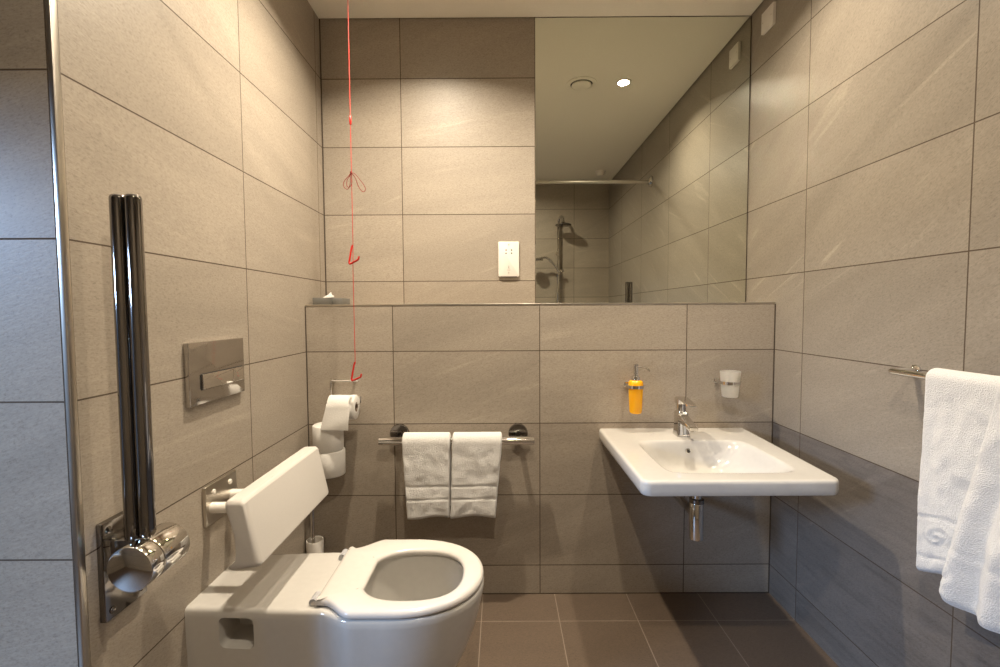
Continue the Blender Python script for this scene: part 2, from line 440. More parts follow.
def pr(y, k):
    cx, cz = -.612, .664
    return [(cx - .006 + (x - cx) * k * 1.08, y, cz - .002 + (z - cz) * 1.11 * (1 - (1 - k) * .45)) for x, z in prof]
loft(bm, [pr(1.058, .72), pr(1.060, .84), pr(1.066, .95), pr(1.076, 1.0), pr(1.20, 1.0), pr(1.36, 1.0), pr(1.490, 1.0), pr(1.500, .95), pr(1.506, .84), pr(1.508, .72)])
cs = obj('cushion', bm, 'cushion', br, 50)
b_ = cs.modifiers.new('soft', 'BEVEL'); b_.width = .004; b_.segments = 3; b_.limit_method = 'ANGLE'; b_.angle_limit = math.radians(35)

# ------------------------------------------------------------------ flush plate
fp = thing('flush_plate', 'square-cornered chrome flush plate on the left wall above the toilet', 'flush plate', (XL, 1.2835, .947))
bm = new(); plate(bm, 'x', (1.2835, 1.0285), .250, .163, XL + .0005, XL + .0135, .002, .0015); obj('panel', bm, 'platechrome', fp)
bm = new(); plate(bm, 'x', (1.300, 1.005), .196, .044, XL + .0135, XL + .0145, .003, .0004); obj('button_gap', bm, 'black', fp)
bm = new(); plate(bm, 'x', (1.272, 1.005), .136, .040, XL + .0140, XL + .0200, .002, .0012); obj('button', bm, 'chrome', fp)
bm = new(); plate(bm, 'x', (1.3695, 1.005), .052, .040, XL + .0140, XL + .0190, .002, .0012); obj('button', bm, 'chrome', fp)

# ------------------------------------------------------------------ fold-up grab rail
gr = thing('fold_up_grab_rail', 'dark chrome fold-up grab rail raised against the left wall beside the toilet', 'grab rail', (XL, .943, .672), 'hinged chrome grab rails')
bm = new(); plate(bm, 'x', (.943, .672), .108, .200, XL + .0005, XL + .012, .003, .0015); pl = obj('wall_plate', bm, 'darkchrome', gr)
for yy, zz in ((.905, .755), (.98, .755), (.905, .59), (.98, .59)):
    bm = new(); lathe(bm, (XL + .012, yy, zz), [(.007, 0), (.007, .002), (.004, .004)], 'x', 14); obj('screw', bm, 'darkchrome', pl)
bm = new(); box(bm, XL + .012, -.712, .888, .950, .676, .742, .004); obj('bracket', bm, 'darkchrome', gr)
BX, BZ, BR = -.690, .712, .043
bm = new()
def cyl(y0, y1): lathe(bm, (BX, 0, BZ), [(BR - .003, y0), (BR - .0008, y0 + .0008), (BR, y0 + .003), (BR, y1 - .003), (BR - .0008, y1 - .0008), (BR - .003, y1)], 'y', 48)
cyl(.834, .868); hb = obj('hinge_barrel', bm, 'chrome', gr, 30)
bm = new(); cyl(.8695, .940); obj('hinge_barrel', bm, 'chrome', gr, 30)
for xx in (-.733, -.704):
    bm = new(); tube(bm, [(xx, .900, .742), (xx, .900, 1.407), (xx, .900, 1.4115), (xx, .900, 1.4135)], [.0142, .0142, .0128, .0098], 32); obj('rail_tube', bm, 'darkchrome', gr, 40)
dup(gr, (XR, .42, .672), PI, 'chrome grab rail seen only in the mirror, its top end below the curtain rail', 'hinged chrome grab rails')

# ------------------------------------------------------------------ towel rail with hand towels
BY, BZ2, BR2 = D1 - .070, .671, .0165
tr = thing('towel_rail', 'short chrome towel rail with two round flanges on the back wall', 'towel rail', (-.178, D1, .671))
bm = new(); tube(bm, [(-.488, BY, BZ2), (-.4865, BY, BZ2), (.1295, BY, BZ2), (.131, BY, BZ2)], [.0145, BR2, BR2, .0145], 32); obj('bar', bm, 'chrome', tr, 40)
for xx in (-.419, .068):
    bm = new(); lathe(bm, (xx, D1, .684), [(.040, -.0005), (.040, -.010), (.038, -.0125), (.016, -.0135)], 'y', 40); f_ = obj('flange', bm, 'darkchrome', tr)
    bm = new(); tube(bm, [(xx, D1 - .012, .682), (xx, BY + .010, BZ2 + .004)], .011, 20); obj('post', bm, 'darkchrome', f_)

def drape(bm, a0, z0, r, fl, bl, th, edge, disp, put, nu=60, ds=.005):
    """thick cloth hung over a bar; a = distance from the wall, edge(u, s) = position along the bar"""
    path = []
    n1 = int(bl / ds)
    for i in range(n1): path.append((a0 - r, z0 - bl + i * bl / n1, -1, 0, -(bl - i * bl / n1)))
    na = 14
    for i in range(na + 1):
        t = PI - PI * i / na; path.append((a0 + r * math.cos(t), z0 + r * math.sin(t), math.cos(t), math.sin(t), 0))
    n2 = int(fl / ds)
    for i in range(1, n2 + 1): path.append((a0 + r, z0 - i * fl / n2, 1, 0, i * fl / n2))
    tot = len(path); O = []; I = []
    for k, (a, z, na_, nz_, s) in enumerate(path):
        ro, ri = [], []
        ek = min(1, min(k, tot - 1 - k) / 2.5)
        for i in range(nu + 1):
            u = i / nu; eu = min(1, min(i, nu - i) / 2.0)
            t_ = th * math.sqrt(max(.12, 1 - (1 - eu) ** 2)) * math.sqrt(max(.2, 1 - (1 - ek) ** 2))
            off, com = disp(u, s)             # relief of the pile, sway of the whole cloth
            q = (a + na_ * (t_ + off * eu * ek) + com, z + nz_ * (t_ + off * eu * ek))
            p = (a + com, z)
            e = edge(u, s)
            ro.append(put(e[0], q[0], q[1] + e[1])); ri.append(put(e[0], p[0], p[1] + e[1]))
        O.append([bm.verts.new(v) for v in ro]); I.append([bm.verts.new(v) for v in ri])
    for k in range(tot - 1):
        for i in range(nu):
            bm.faces.new((O[k][i], O[k][i + 1], O[k + 1][i + 1], O[k + 1][i])); bm.faces.new((I[k][i], I[k + 1][i], I[k + 1][i + 1], I[k][i + 1]))
        bm.faces.new((O[k][0], O[k + 1][0], I[k + 1][0], I[k][0])); bm.faces.new((O[k][nu], I[k][nu], I[k + 1][nu], O[k + 1][nu]))
    for i in range(nu):
        bm.faces.new((O[0][i], I[0][i], I[0][i + 1], O[0][i + 1])); bm.faces.new((O[-1][i], O[-1][i + 1], I[-1][i + 1], I[-1][i]))
    return bm
def nv(x, y, z): return mn.noise(Vector((x, y, z)))
def hand(seed, xt0, xt1, xb0, xb1, fl):
    def edge(u, s):
        k = min(1, abs(s) / fl); wob = .0018 * nv(s * 30, seed, 0)
        return (xt0 + (xb0 - xt0) * k + wob) * (1 - u) + (xt1 + (xb1 - xt1) * k + wob) * u, (-.006 * math.sin(u * 5 + seed) * sst(.2, fl, s))
    def disp(u, s):
        o = .0050 * nv(u * 2.6 + seed * 7, s * 15, seed) + .0022 * nv(u * 6 + seed, s * 32, 3.3) + .0009 * nv(u * 40, s * 190, seed)
        o *= sst(.0, .06, s) * .9 + .1
        for g in (fl - .128, fl - .077): o -= .0038 * math.exp(-((s - g - .0012 * math.sin(u * 6)) / .0030) ** 2)
        return o, .004 * sst(0, .3, s)
    return edge, disp
puty = lambda e, a, z: (e, D1 - a, z)
G1 = 'white hand towels on the back rail'
for nm, sd, args, lab in (('hand_towel', 1, (-.392, -.203, -.374, -.207, .300), 'left of two white hand towels on the back wall towel rail'),
                          ('hand_towel', 2, (-.194, .002, -.204, -.026, .298), 'right of two white hand towels on the back wall towel rail')):
    e, d = hand(sd, *args); bm = new()
    drape(bm, .070, BZ2, .0178, args[4], .27, .017, e, d, puty, 64, .005)
    o = obj(nm, bm, 'towel', None, 60, ((args[0] + args[1]) / 2, BY, BZ2)); tag(o, lab, 'towel', G1)

# ------------------------------------------------------------------ right-hand rail with bath towels
RX, RZ, RR = .070, 1.020, .009
rr_ = thing('towel_rail', 'slim chrome towel rail on the right wall carrying bath towels', 'towel rail', (XR, .92, RZ))
pts = fillet([(XR - .002, 1.243, RZ), (XR - RX, 1.243, RZ), (XR - RX, .56, RZ), (XR - .002, .56, RZ)], .010)
bm = new(); tube(bm, pts, RR, 20); obj('bar', bm, 'chrome', rr_, 50)
for yy in (1.243, .56):
    bm = new(); lathe(bm, (XR, yy, RZ), [(.016, -.0005), (.016, -.005), (.013, -.007)], 'x', 24); obj('flange', bm, 'chrome', rr_)
putx = lambda e, a, z: (XR - a, e, z)
def swirl(y, z, cy, cz):
    r = math.hypot(y - cy, (z - cz) * 1.15); 
    return   .0022 * math.cos(r * 300 + 1.3 * math.atan2(z - cz, y - cy)) * math.exp(-(r / .036) ** 4)
def bathA():
    fl = .475
    def edge(u, s):
        k = max(0, s) / fl
        return (1.120 - .008 * k) * (1 - u) + (.66) * u, min(.034, .19 * u) * sst(.1, fl, s)
    def disp(u, s):
        y = 1.113 - u * .45
        o = .004 * nv(u * 7, s * 9, 1) + .003 * nv(u * 20, s * 26, 5) + .0012 * nv(u * 120, s * 200, 2)
        o += swirl(y, s, 1.055, .385)
        for g in (.335, .435): o -= .0035 * math.exp(-((s - g - .004 * math.sin(u * 9)) / .0035) ** 2)
        return o * (sst(0, .05, s) * .9 + .1), .012 * sst(0, .4, s) + .004 * math.sin(u * 15) * sst(.05, .4, s)
    return drape(new(), RX, RZ, .0105, fl, .46, .014, edge, disp, putx, 100, .006)
def bathB():
    fl = .462
    def edge(u, s):
        k = max(0, s) / fl
        return (.935 + .062 * k) * (1 - u) + (.62) * u, -.006 * math.sin(u * 9) * sst(.2, fl, s) - .012 * u * sst(.1, fl, s)
    def disp(u, s):
        k = sst(0, .45, s)
        o = .004 * nv(u * 5, s * 8, 7) + .003 * nv(u * 14, s * 24, 9) + .0012 * nv(u * 90, s * 200, 4)
        y = .935 + .062 * max(0, s) / fl; y = y + (.62 - y) * u
        o += swirl(y, s, .985, .395)
        for g in (.345, .455): o -= .0035 * math.exp(-((s - g) / .0035) ** 2)
        fold = .024 * (.5 + .5 * math.cos((u - .06) * 2 * PI / .205)) ** .7 * math.exp(-u * .5)
        return o * (sst(0, .05, s) * .9 + .1), .003 + .022 * k + fold * (.3 + .9 * k) * sst(.0, .14, s)
    return drape(new(), RX, RZ, .0330, fl, .44, .012, edge, disp, putx, 90, .006)
G2 = 'white bath towels on the right-hand rail'
tag(obj('bath_towel', bathA(), 'towel', None, 60, (XR - RX, 1.0, RZ)), 'flat white bath towel nearest the basin on the right wall rail', 'towel', G2)
tag(obj('bath_towel', bathB(), 'towel', None, 60, (XR - RX, .8, RZ)), 'rippled white bath towel overlapping another at the right photo edge', 'towel', G2)

# ------------------------------------------------------------------ basin
BXc, BX0, BX1, BYF, BYB, BT = .702, .400, 1.000, 1.296, D1 - .0005, .700
def basin_out(d, z):
    o = []
    def corner(cx, cy, r, a0):
        for k in range(11):
            a = a0 + PI / 2 * k / 10; o.append((cx + r * math.cos(a), cy + r * math.sin(a), z))
    rf, rb = max(.030 - d, .004), max(.012 - d, .002)
    x0, x1, y0, y1 = BX0 + d, BX1 - d, BYF + d, BYB - (0 if d < .02 else d)
    tap_ = lambda q: [(x - .028 * max(0, (x - BX0) / .6) * (1 - (y - BYF) / .6), y, z) for x, y, z in q]
    def edge(p, q, n):
        for i in range(1, n): o.append((p[0] + (q[0] - p[0]) * i / n, p[1] + (q[1] - p[1]) * i / n, z))
    corner(x1 - rf, y0 + rf, rf, -PI / 2); edge((x1, y0 + rf), (x1, y1 - rb), 14)
    corner(x1 - rb, y1 - rb, rb, 0); edge((x1 - rb, y1), (x0 + rb, y1), 14)
    corner(x0 + rb, y1 - rb, rb, PI / 2); edge((x0, y1 - rb), (x0, y0 + rf), 14)
    corner(x0 + rf, y0 + rf, rf, PI); edge((x0 + rf, y0), (x1 - rf, y0), 14)
    return tap_(o)
bo = basin_out(0, BT); BCX, BCY = .698, 1.540
def bowl(sx, sy, e, z, dy=0, ax=.197, ay=.172):
    r = []
    for x, y, _ in bo:
        p = superell(0, ax * sx, ax * sx, ay * sy, e, math.atan2(y - BCY, x - BCX)); r.append((BCX + p[0], BCY + p[1] + dy, z))
    return r
rings = [bowl(.30, .30, 2.2, .574, .055), bowl(.58, .55, 2.4, .579, .055), bowl(.86, .82, 3, .606, .034), bowl(1.0, 1.0, 4, .645, .004), basin_out(.030, .653), basin_out(.010, .6535), basin_out(.004, .656), basin_out(.001, .662),
         basin_out(0, .672), basin_out(0, .690), basin_out(.0015, .6955), basin_out(.005, .699), basin_out(.010, .700), basin_out(.016, .700),
         bowl(1.045, 1.045, 8, .7000), bowl(1.02, 1.02, 7.5, .6992), bowl(1.0, 1.0, 7, .697), bowl(.975, .985, 5.5, .689), bowl(.925, .95, 4.2, .668, .005), bowl(.85, .87, 3.4, .640, .018), bowl(.73, .74, 2.9, .614, .036), bowl(.58, .58, 2.6, .599, .046), bowl(.42, .42, 2.4, .592, .050), bowl(.25, .28, 2.1, .589, .052), bowl(.10, .12, 2, .588, .052)]
basin = thing('washbasin', 'white rectangular wall-hung ceramic washbasin in the right corner', 'washbasin', (BXc, D1, .56))
bm = new(); loft(bm, rings); obj('basin_body', bm, 'ceramic', basin, 40)
ov = new(); lathe(ov, (.694, BCY + .1640, .662), [(.0105, .008), (.0095, -.0015), (.0065, -.003), (.0065, .002)], 'y', 24, True); of = obj('overflow', ov, 'chrome', basin)
ov = new(); lathe(ov, (.694, BCY + .1640, .662), [(.0068, .006), (.0068, -.0012)], 'y', 20); obj('overflow_hole', ov, 'black', of)
dr = new(); lathe(dr, (BCX, BCY + .052, .588), [(.030, -.002), (.030, .003), (.026, .0045)], 'z', 32); obj('drain', dr, 'chrome', basin)
# bottle trap
tp = thing('bottle_trap', 'chrome bottle trap hanging under the white washbasin', 'waste trap', (BCX - .014, 1.60, .378))
bm = new(); tube(bm, [(BCX - .014, 1.60, .577), (BCX - .014, 1.60, .517)], .0165, 24); obj('tailpipe', bm, 'chrome', tp)
bm = new(); lathe(bm, (BCX - .014, 1.60, 0), [(.018, .378), (.0225, .381), (.0235, .386), (.0235, .509), (.022, .512), (.018, .5125)], 'z', 32); obj('bottle', bm, 'chrome', tp)
bm = new(); lathe(bm, (BCX - .014, 1.60, 0), [(.0242, .511), (.0242, .524), (.019, .527)], 'z', 32); obj('collar', bm, 'darkchrome', tp)
bm = new(); tube(bm, [(BCX - .014, 1.60, .462), (BCX - .014, D1 - .001, .462)], .016, 20); obj('outlet_pipe', bm, 'chrome', tp)
bm = new(); lathe(bm, (BCX - .014, D1, .462), [(.034, -.0005), (.034, -.003), (.020, -.010)], 'y', 32); obj('wall_flange', bm, 'chrome', tp)
# isolating valve behind the trap
bm = new(); tube(bm, [(.640, D1 - .001, .50), (.640, D1 - .05, .50), (.640, D1 - .052, .502)], .009, 14); tube(bm, [(.640, D1 - .045, .49), (.640, D1 - .045, .56)], .006, 12); tube(bm, [(.640, D1 - .052, .50), (.640, D1 - .066, .50)], .012, 14)
tag(obj('isolating_valve', bm, 'chrome', None, 40, (.640, D1, .50)), 'small chrome isolating valve on the back wall under the washbasin', 'valve')

# ------------------------------------------------------------------ mixer tap
tap = thing('mixer_tap', 'chrome single-lever mixer tap standing on the washbasin', 'tap', (.699, 1.785, BT))
TX, TY = .699, 1.785
bm = new()
def rr3(w, d, cx, cy, z, rad=.006): return [(x, y, z) for x, y in rbar((cx, cy), w, d, rad)]
loft(bm, [rr3(.050, .054, TX, TY, .7002), rr3(.050, .054, TX, TY, .704), rr3(.044, .048, TX, TY + .001, .722), rr3(.040, .044, TX, TY + .003, .752), rr3(.040, .046, TX, TY + .004, .790), rr3(.034, .040, TX, TY + .004, .793)])
obj('body', bm, 'chrome', tap, 35)
bm = new(); R = []
for y, z, w_, h_ in ((1.80, .770, .038, .034), (1.76, .768, .038, .030), (1.71, .759, .037, .020), (1.672, .752, .035, .014), (1.668, .7515, .031, .010)):
    R.append([(x, y, zz) for x, zz in rbar((TX, z), w_, h_, min(.005, h_ * .4))])
loft(bm, R); sp = obj('spout', bm, 'chrome', tap, 35)
bm = new(); lathe(bm, (TX, 1.688, .741), [(.011, 0), (.011, .006)], 'z', 20); obj('aerator', bm, 'satin', sp)
bm = new(); loft(bm, [rr3(.034, .036, TX, TY + .005, .792, .015), rr3(.034, .036, TX, TY + .005, .822, .015), rr3(.040, .044, TX, TY + .004, .825, .008), rr3(.041, .046, TX, TY + .004, .843, .008), rr3(.034, .038, TX, TY + .004, .848, .008)])
hd = obj('cartridge_head', bm, 'chrome', tap, 35)
bm = new(); R = []
for y, z, w_, h_ in ((1.80, .844, .036, .010), (1.775, .847, .038, .010), (1.72, .840, .036, .008), (1.686, .833, .033, .006), (1.682, .8325, .029, .003)):
    R.append([(x, y, zz) for x, zz in rbar((TX, z), w_, h_, h_ * .4)])
loft(bm, R); obj('lever', bm, 'chrome', tap, 35)

# ------------------------------------------------------------------ soap dispenser and tumbler on wall rings
def ring_holder(t, x, y, z, r, h=.012):
    bm = new(); lathe(bm, (x, y, z), [(r, -h / 2), (r + .0035, -h / 2), (r + .0035, h / 2), (r, h / 2)], 'z', 36, True)
    box(bm, x - r - .001, x - r + .014, y + r * .55, D1 - .006, z - h / 2, z + h / 2, .002)
    hl = obj('ring_holder', bm, 'chrome', t, 35)
    bm = new(); box(bm, x - r - .002, x - r + .017, D1 - .007, D1 - .0005, z - .010, z + .010, .002); obj('wall_mount', bm, 'chrome', hl)
sx, sy = .5345, D1 - .060
sd = thing('soap_dispenser', 'orange soap dispenser with chrome pump held on the back wall', 'soap dispenser', (sx, sy, .775))
bm = new(); lathe(bm, (sx, sy, 0), [(.018, .776), (.0225, .779), (.0245, .785), (.0285, .880), (.0288, .893), (.0275, .902), (.022, .908), (.015, .910)], 'z', 36); obj('bottle', bm, 'soap', sd, 50)
ring_holder(sd, sx, sy, .884, .0292)
bm = new(); lathe(bm, (sx, sy, 0), [(.0165, .909), (.0165, .924), (.014, .927), (.0085, .928), (.0085, .934)], 'z', 28); lathe(bm, (sx, sy, 0), [(.0085, .934), (.0105, .936), (.0105, .969), (.0095, .973), (.004, .974)], 'z', 24)
pm = obj('pump', bm, 'chrome', sd, 40)
bm = new(); tube(bm, spline([(sx, sy - .004, .962), (sx + .020, sy - .024, .963), (sx + .034, sy - .038, .958), (sx + .040, sy - .044, .949)]), .0032, 12); obj('nozzle', bm, 'chrome', pm, 60)
tx, ty = .908, D1 - .062
tb = thing('tumbler', 'frosted glass tumbler in a chrome ring right of the tap', 'tumbler', (tx, ty, .840))
bm = new(); lathe(bm, (tx, ty, 0), [(.0005, .841), (.028, .841), (.030, .844), (.0385, .941), (.038, .943), (.0365, .942), (.0280, .854), (.0005, .853)], 'z', 40); obj('glass', bm, 'frost', tb, 50)
ring_holder(tb, tx, ty, .898, .0358)

# ------------------------------------------------------------------ shaver socket
so = thing('shaver_socket', 'white shaver socket on the back wall left of the mirror', 'socket', (.037, D2, 1.34))
bm = new(); plate(bm, 'y', (.037, 1.420), .094, .157, D2 - .0005, D2 - .0125, .004, .003); fpn = obj('faceplate', bm, 'whiteplastic', so)
bm = new(); box(bm, .000, .074, D2 - .0125, D2 - .002, 1.3385, 1.3425, .001); obj('lip_shadow', bm, 'darkmark', so)  # dark strip painted in as the shadow of the socket's lower lip
def disc(n, x, z, r, m, par, w=None, h=None):
    bm = new()
    if w: box(bm, x - w / 2, x + w / 2, D2 - .0131, D2 - .0122, z - h / 2, z + h / 2)
    else: lathe(bm, (x, D2 - .0122, z), [(r, 0), (r, -.0009)], 'y', 14)
    return obj(n, bm, m, par)
for x, z in ((.025, 1.4605), (.050, 1.4605), (.025, 1.446), (.050, 1.446)): disc('pin_hole', x, z, .0032, 'black', fpn)
for z in (1.4845, 1.3585): disc('screw', .037, z, .003, 'satin', fpn)
bm = new(); box(bm, .0362, .0378, D2 - .0131, D2 - .0122, 1.381, 1.390); box(bm, .034, .040, D2 - .0131, D2 - .0122, 1.379, 1.3805); box(bm, .029, .045, D2 - .0131, D2 - .0122, 1.3705, 1.3715)
obj('symbol', bm, 'darkmark', fpn, 0)

# ------------------------------------------------------------------ white blank plate high on the right wall
bp = thing('blank_plate', 'small white blanking plate high on the right wall near the mirror', 'plate', (XR, 1.98, 2.335))
bm = new(); plate(bm, 'x', (1.978, 2.384), .086, .086, XR - .0005, XR - .0125, .004, .003); fp2 = obj('faceplate', bm, 'whiteplastic', bp)
for yy in (1.948, 2.008):
    bm = new(); lathe(bm, (XR - .0122, yy, 2.384), [(.003, 0), (.003, -.001)], 'x', 14); obj('screw', bm, 'satin', fp2)

# ------------------------------------------------------------------ toilet roll on its wire holder
th = thing('toilet_roll_holder', 'thin chrome wire toilet roll holder on the back wall', 'holder', (-.64, D1, .906))
RYc, RZc = D1 - .075, .823
bm = new(); tube(bm, fillet([(-.582, D1 - .018, .906), (-.694, D1 - .018, .906), (-.694, D1 - .018, .832), (-.694, RYc, RZc), (-.558, RYc, RZc), (-.556, RYc, RZc + .030)], .008), .0036, 12); obj('wire', bm, 'chrome', th, 60)
for xx in (-.684, -.600):
    bm = new(); tube(bm, [(xx, D1 - .0005, .906), (xx, D1 - .018, .906)], .006, 14); obj('post', bm, 'chrome', th)
def roll(bm, c, axis, r, w, ri=.019):
    lathe(bm, c, [(ri, -w / 2), (r - .003, -w / 2), (r, -w / 2 + .003), (r, w / 2 - .003), (r - .003, w / 2), (ri, w / 2)], axis, 48, True); return bm
rl = thing('toilet_roll', 'toilet roll hanging on the wire holder with a loose sheet', 'toilet roll', (-.624, RYc, RZc - .012), 'toilet rolls by the back wall')
rc = Vector((-.624, RYc, RZc - .013)); RRl = .0485
obj('roll', roll(new(), rc, 'x', RRl, .102), 'paper', rl, 50)
bm = new(); lathe(bm, rc, [(.0165, -.0505), (.0192, -.0505), (.0192, .0505), (.0165, .0505)], 'x', 32, True); obj('cardboard_core', bm, 'card', rl, 50)
bm = new(); pts = []
for i in range(10):
    a = PI * .55 + (PI - PI * .55) * i / 9; pts.append((rc.y + (RRl + .0012) * math.cos(a), rc.z + (RRl + .0012) * math.sin(a)))
for i in range(1, 15): pts.append((rc.y - RRl - .0012 - .006 * math.sin(i / 14 * 2), rc.z - i * .0054))
rings = []
for k, (y, z) in enumerate(pts):
    f = max(0, k - 6) / (len(pts) - 7); row = []
    for i in range(9):
        u = i / 8; x = (-.674 - .022 * f) * (1 - u) + (-.582 - .008 * f) * u
        row.append((x, y - .0020 * (1 + math.sin(u * 4 + k * .3)) * f, z - .004 * u * f))
    rings.append(row + [(p[0], p[1] - .0009, p[2] + .0003) for p in reversed(row)])
loft(bm, rings); obj('loose_sheet', bm, 'paper', rl, 60)
# spare rolls stacked on an upright holder
SXr, SYr = -.690, D1 - .063
sh_ = thing('spare_roll_holder', 'chrome upright spare roll holder behind the toilet backrest', 'holder', (SXr, D1, .52))
bm = new(); lathe(bm, (SXr, SYr, 0), [(.030, .530), (.031, .532), (.031, .5355), (.008, .536)], 'z', 32); tube(bm, [(SXr, SYr, .535), (SXr, SYr, .722), (SXr, SYr, .726)], [.006, .006, .003], 14); obj('spindle', bm, 'chrome', sh_, 50)
bm = new(); tube(bm, [(SXr, SYr + .02, .533), (SXr, D1 - .0005, .533)], .0055, 12); lathe(bm, (SXr, D1, .533), [(.020, -.0005), (.020, -.006), (.017, -.008)], 'y', 28); obj('arm', bm, 'chrome', sh_, 50)
for zc, sxo, lab in ((.689, -.002, 'upper of two spare toilet rolls stacked below the hanging roll'), (.5875, .003, 'lower of two spare toilet rolls stacked behind the toilet backrest')):
    t_ = thing('toilet_roll', lab, 'toilet roll', (SXr + sxo, SYr, zc), 'toilet rolls by the back wall')
    c_ = Vector((SXr + sxo, SYr, zc)); bm = roll(new(), c_, 'z', .0585, .1005)
    obj('roll', bm, 'paper', t_, 50)
    bm = new(); lathe(bm, c_, [(.0165, -.050), (.0192, -.050), (.0192, .050), (.0165, .050)], 'z', 32, True); obj('cardboard_core', bm, 'card', t_, 50)

# ------------------------------------------------------------------ toilet brush behind the toilet
bs = thing('toilet_brush', 'toilet brush with chrome handle in a white wall pot behind the toilet', 'toilet brush', (-.757, D1 - .062, .15))
bxx, byy = -.757, D1 - .062
bm = new(); lathe(bm, (bxx, byy, 0), [(.026, .151), (.030, .154), (.034, .262), (.0325, .268), (.030, .267), (.028, .17), (.001, .168)], 'z', 36); obj('pot', bm, 'whiteplastic', bs, 50)
bm = new(); tube(bm, [(bxx - .008, byy, .18), (bxx - .008, byy, .50), (bxx - .008, byy, .505)], [.0085, .0085, .006], 18); obj('handle', bm, 'chrome', bs, 50)
bm = new(); box(bm, bxx - .02, bxx + .02, byy + .030, D1 - .0005, .225, .25, .003); obj('wall_bracket', bm, 'chrome', bs)

# ------------------------------------------------------------------ emergency pull cord
CXc, CYc = -.556, 1.762
pc = thing('pull_cord', 'thin red emergency pull cord hanging from the ceiling with two hooks', 'pull cord', (CXc, CYc, H))
bm = new(); lathe(bm, (CXc, CYc, H), [(.036, -.0005), (.036, -.016), (.030, -.022), (.006, -.026)], 'z', 36); obj('ceiling_switch', bm, 'whiteplastic', pc, 50)
bm = new(); tube(bm, [(CXc, CYc, H - .02), (CXc, CYc, 1.43), (CXc - .002, CYc, 1.36), (CXc - .001, CYc, .993)], .0013, 8); obj('cord', bm, 'redcord', pc, 60)
bm = new(); lathe(bm, (CXc, CYc, 1.898), [(.001, -.018), (.004, -.015), (.0045, 0), (.004, .015), (.001, .018)], 'z', 14); obj('breakaway_bead', bm, 'red', pc, 60)
bm = new()
for lp in ([(0, 0), (-.010, -.012), (-.028, -.035), (-.026, -.056), (-.012, -.062), (-.003, -.045), (-.001, -.018), (0, 0)],
           [(0, 0), (-.006, -.012), (-.016, -.03), (-.016, -.050), (-.006, -.055), (.004, -.04), (.003, -.015), (0, 0)],
           [(0, 0), (.012, -.004), (.030, -.024), (.050, -.052), (.052, -.068), (.042, -.072), (.028, -.052), (.018, -.022), (.002, -.002)]):
    tube(bm, spline([(CXc + x, CYc - .002 * i, 1.706 + z) for i, (x, z) in enumerate(lp)], 6), .0012, 6)
lathe(bm, (CXc, CYc - .002, 1.706), [(.001, -.006), (.004, -.004), (.004, .004), (.001, .006)], 'z', 10)
obj('bow', bm, 'bowcord', pc, 60)
for z, dx in ((1.434, -.001), (.991, -.001)):
    bm = new(); tube(bm, fillet([(CXc + dx, CYc, z + .004), (CXc + dx - .004, CYc, z - .004), (CXc + dx - .015, CYc - .001, z - .062), (CXc + dx - .012, CYc - .002, z - .068), (CXc + dx + .024, CYc - .012, z - .052), (CXc + dx + .026, CYc - .012, z - .040)], .006), .0034, 12)
    obj('pull_hook', bm, 'red', pc, 60)

# ------------------------------------------------------------------ tissue box on the ledge
tbx = thing('tissue_box', 'flat grey tissue box lying at the left end of the ledge', 'tissue box', (-.72, 1.98, LED))
bm = new(); box(bm, -.781, -.703, 1.925, 2.045, LED + .0002, LED + .029, .002); obj('box', bm, 'slate', tbx)
bm = new(); box(bm, -.703, -.662, 1.933, 2.040, LED + .0002, LED + .027, .002); obj('end_flap', bm, 'slate', tbx)
bm = new(); R = []
for k, (z, r) in enumerate(((0, .026), (.004, .024), (.008, .019), (.014, .009), (.020, .006), (.024, .002))):
    R.append([(-.727 + .004 * k * .6 + .75 * r * (1 + .35 * math.sin(i * 2.1 + k)) * math.cos(2 * PI * i / 12), 1.96 + r * .6 * (1 + .3 * math.cos(i * 1.7)) * math.sin(2 * PI * i / 12), LED + .0285 + z) for i in range(12)])
loft(bm, R); obj('tissue', bm, 'paper', tbx, 70)

# ------------------------------------------------------------------ ceiling fittings
G3 = 'recessed ceiling downlights'
dl = thing('downlight', 'lit recessed ceiling downlight over the washbasin, reflected in the mirror', 'light', (.705, 1.526, H), G3)
bm = new(); lathe(bm, (.705, 1.526, H), [(.030, -.0002), (.044, -.0002), (.044, -.003), (.040, -.005), (.031, -.004)], 'z', 40, True); obj('trim_ring', bm, 'whiteplastic', dl, 50)
bm = new(); lathe(bm, (.705, 1.526, H), [(.0305, -.0002), (.0305, -.0022)], 'z', 32); obj('lens', bm, 'lamp', dl)
dup(dl, (-.30, 1.50, H), 0, 'ceiling downlight above the toilet, out of the frame', G3)
dup(dl, (.10, .18, H), 0, 'ceiling downlight over the shower, out of the frame', G3)
vt = thing('ceiling_vent', 'round white extractor vent in the ceiling, seen in the mirror', 'vent', (.469, 1.507, H))
bm = new(); lathe(bm, (.469, 1.507, H), [(.062, -.0002), (.088, -.0002), (.088, -.003), (.080, -.006), (.064, -.006)], 'z', 48, True); obj('rim', bm, 'ceiling', vt, 50)
bm = new(); lathe(bm, (.469, 1.507, H), [(.063, -.0002), (.063, -.001)], 'z', 32); obj('dark_slot', bm, 'gap', vt)
bm = new(); lathe(bm, (.469, 1.507, H), [(.050, -.001), (.055, -.004), (.057, -.009), (.050, -.0115), (.002, -.0125)], 'z', 40); obj('valve_disc', bm, 'ceiling', vt, 50)
bm = new(); lathe(bm, (.935, -.17, H), [(.048, -.0002), (.048, -.012), (.040, -.022), (.034, -.042), (.020, -.048)], 'z', 32)
tag(obj('smoke_detector', bm, 'whiteplastic', None, 45, (.935, -.17, H)), 'small white ceiling sensor beyond the curtain rail, seen in the mirror', 'sensor')

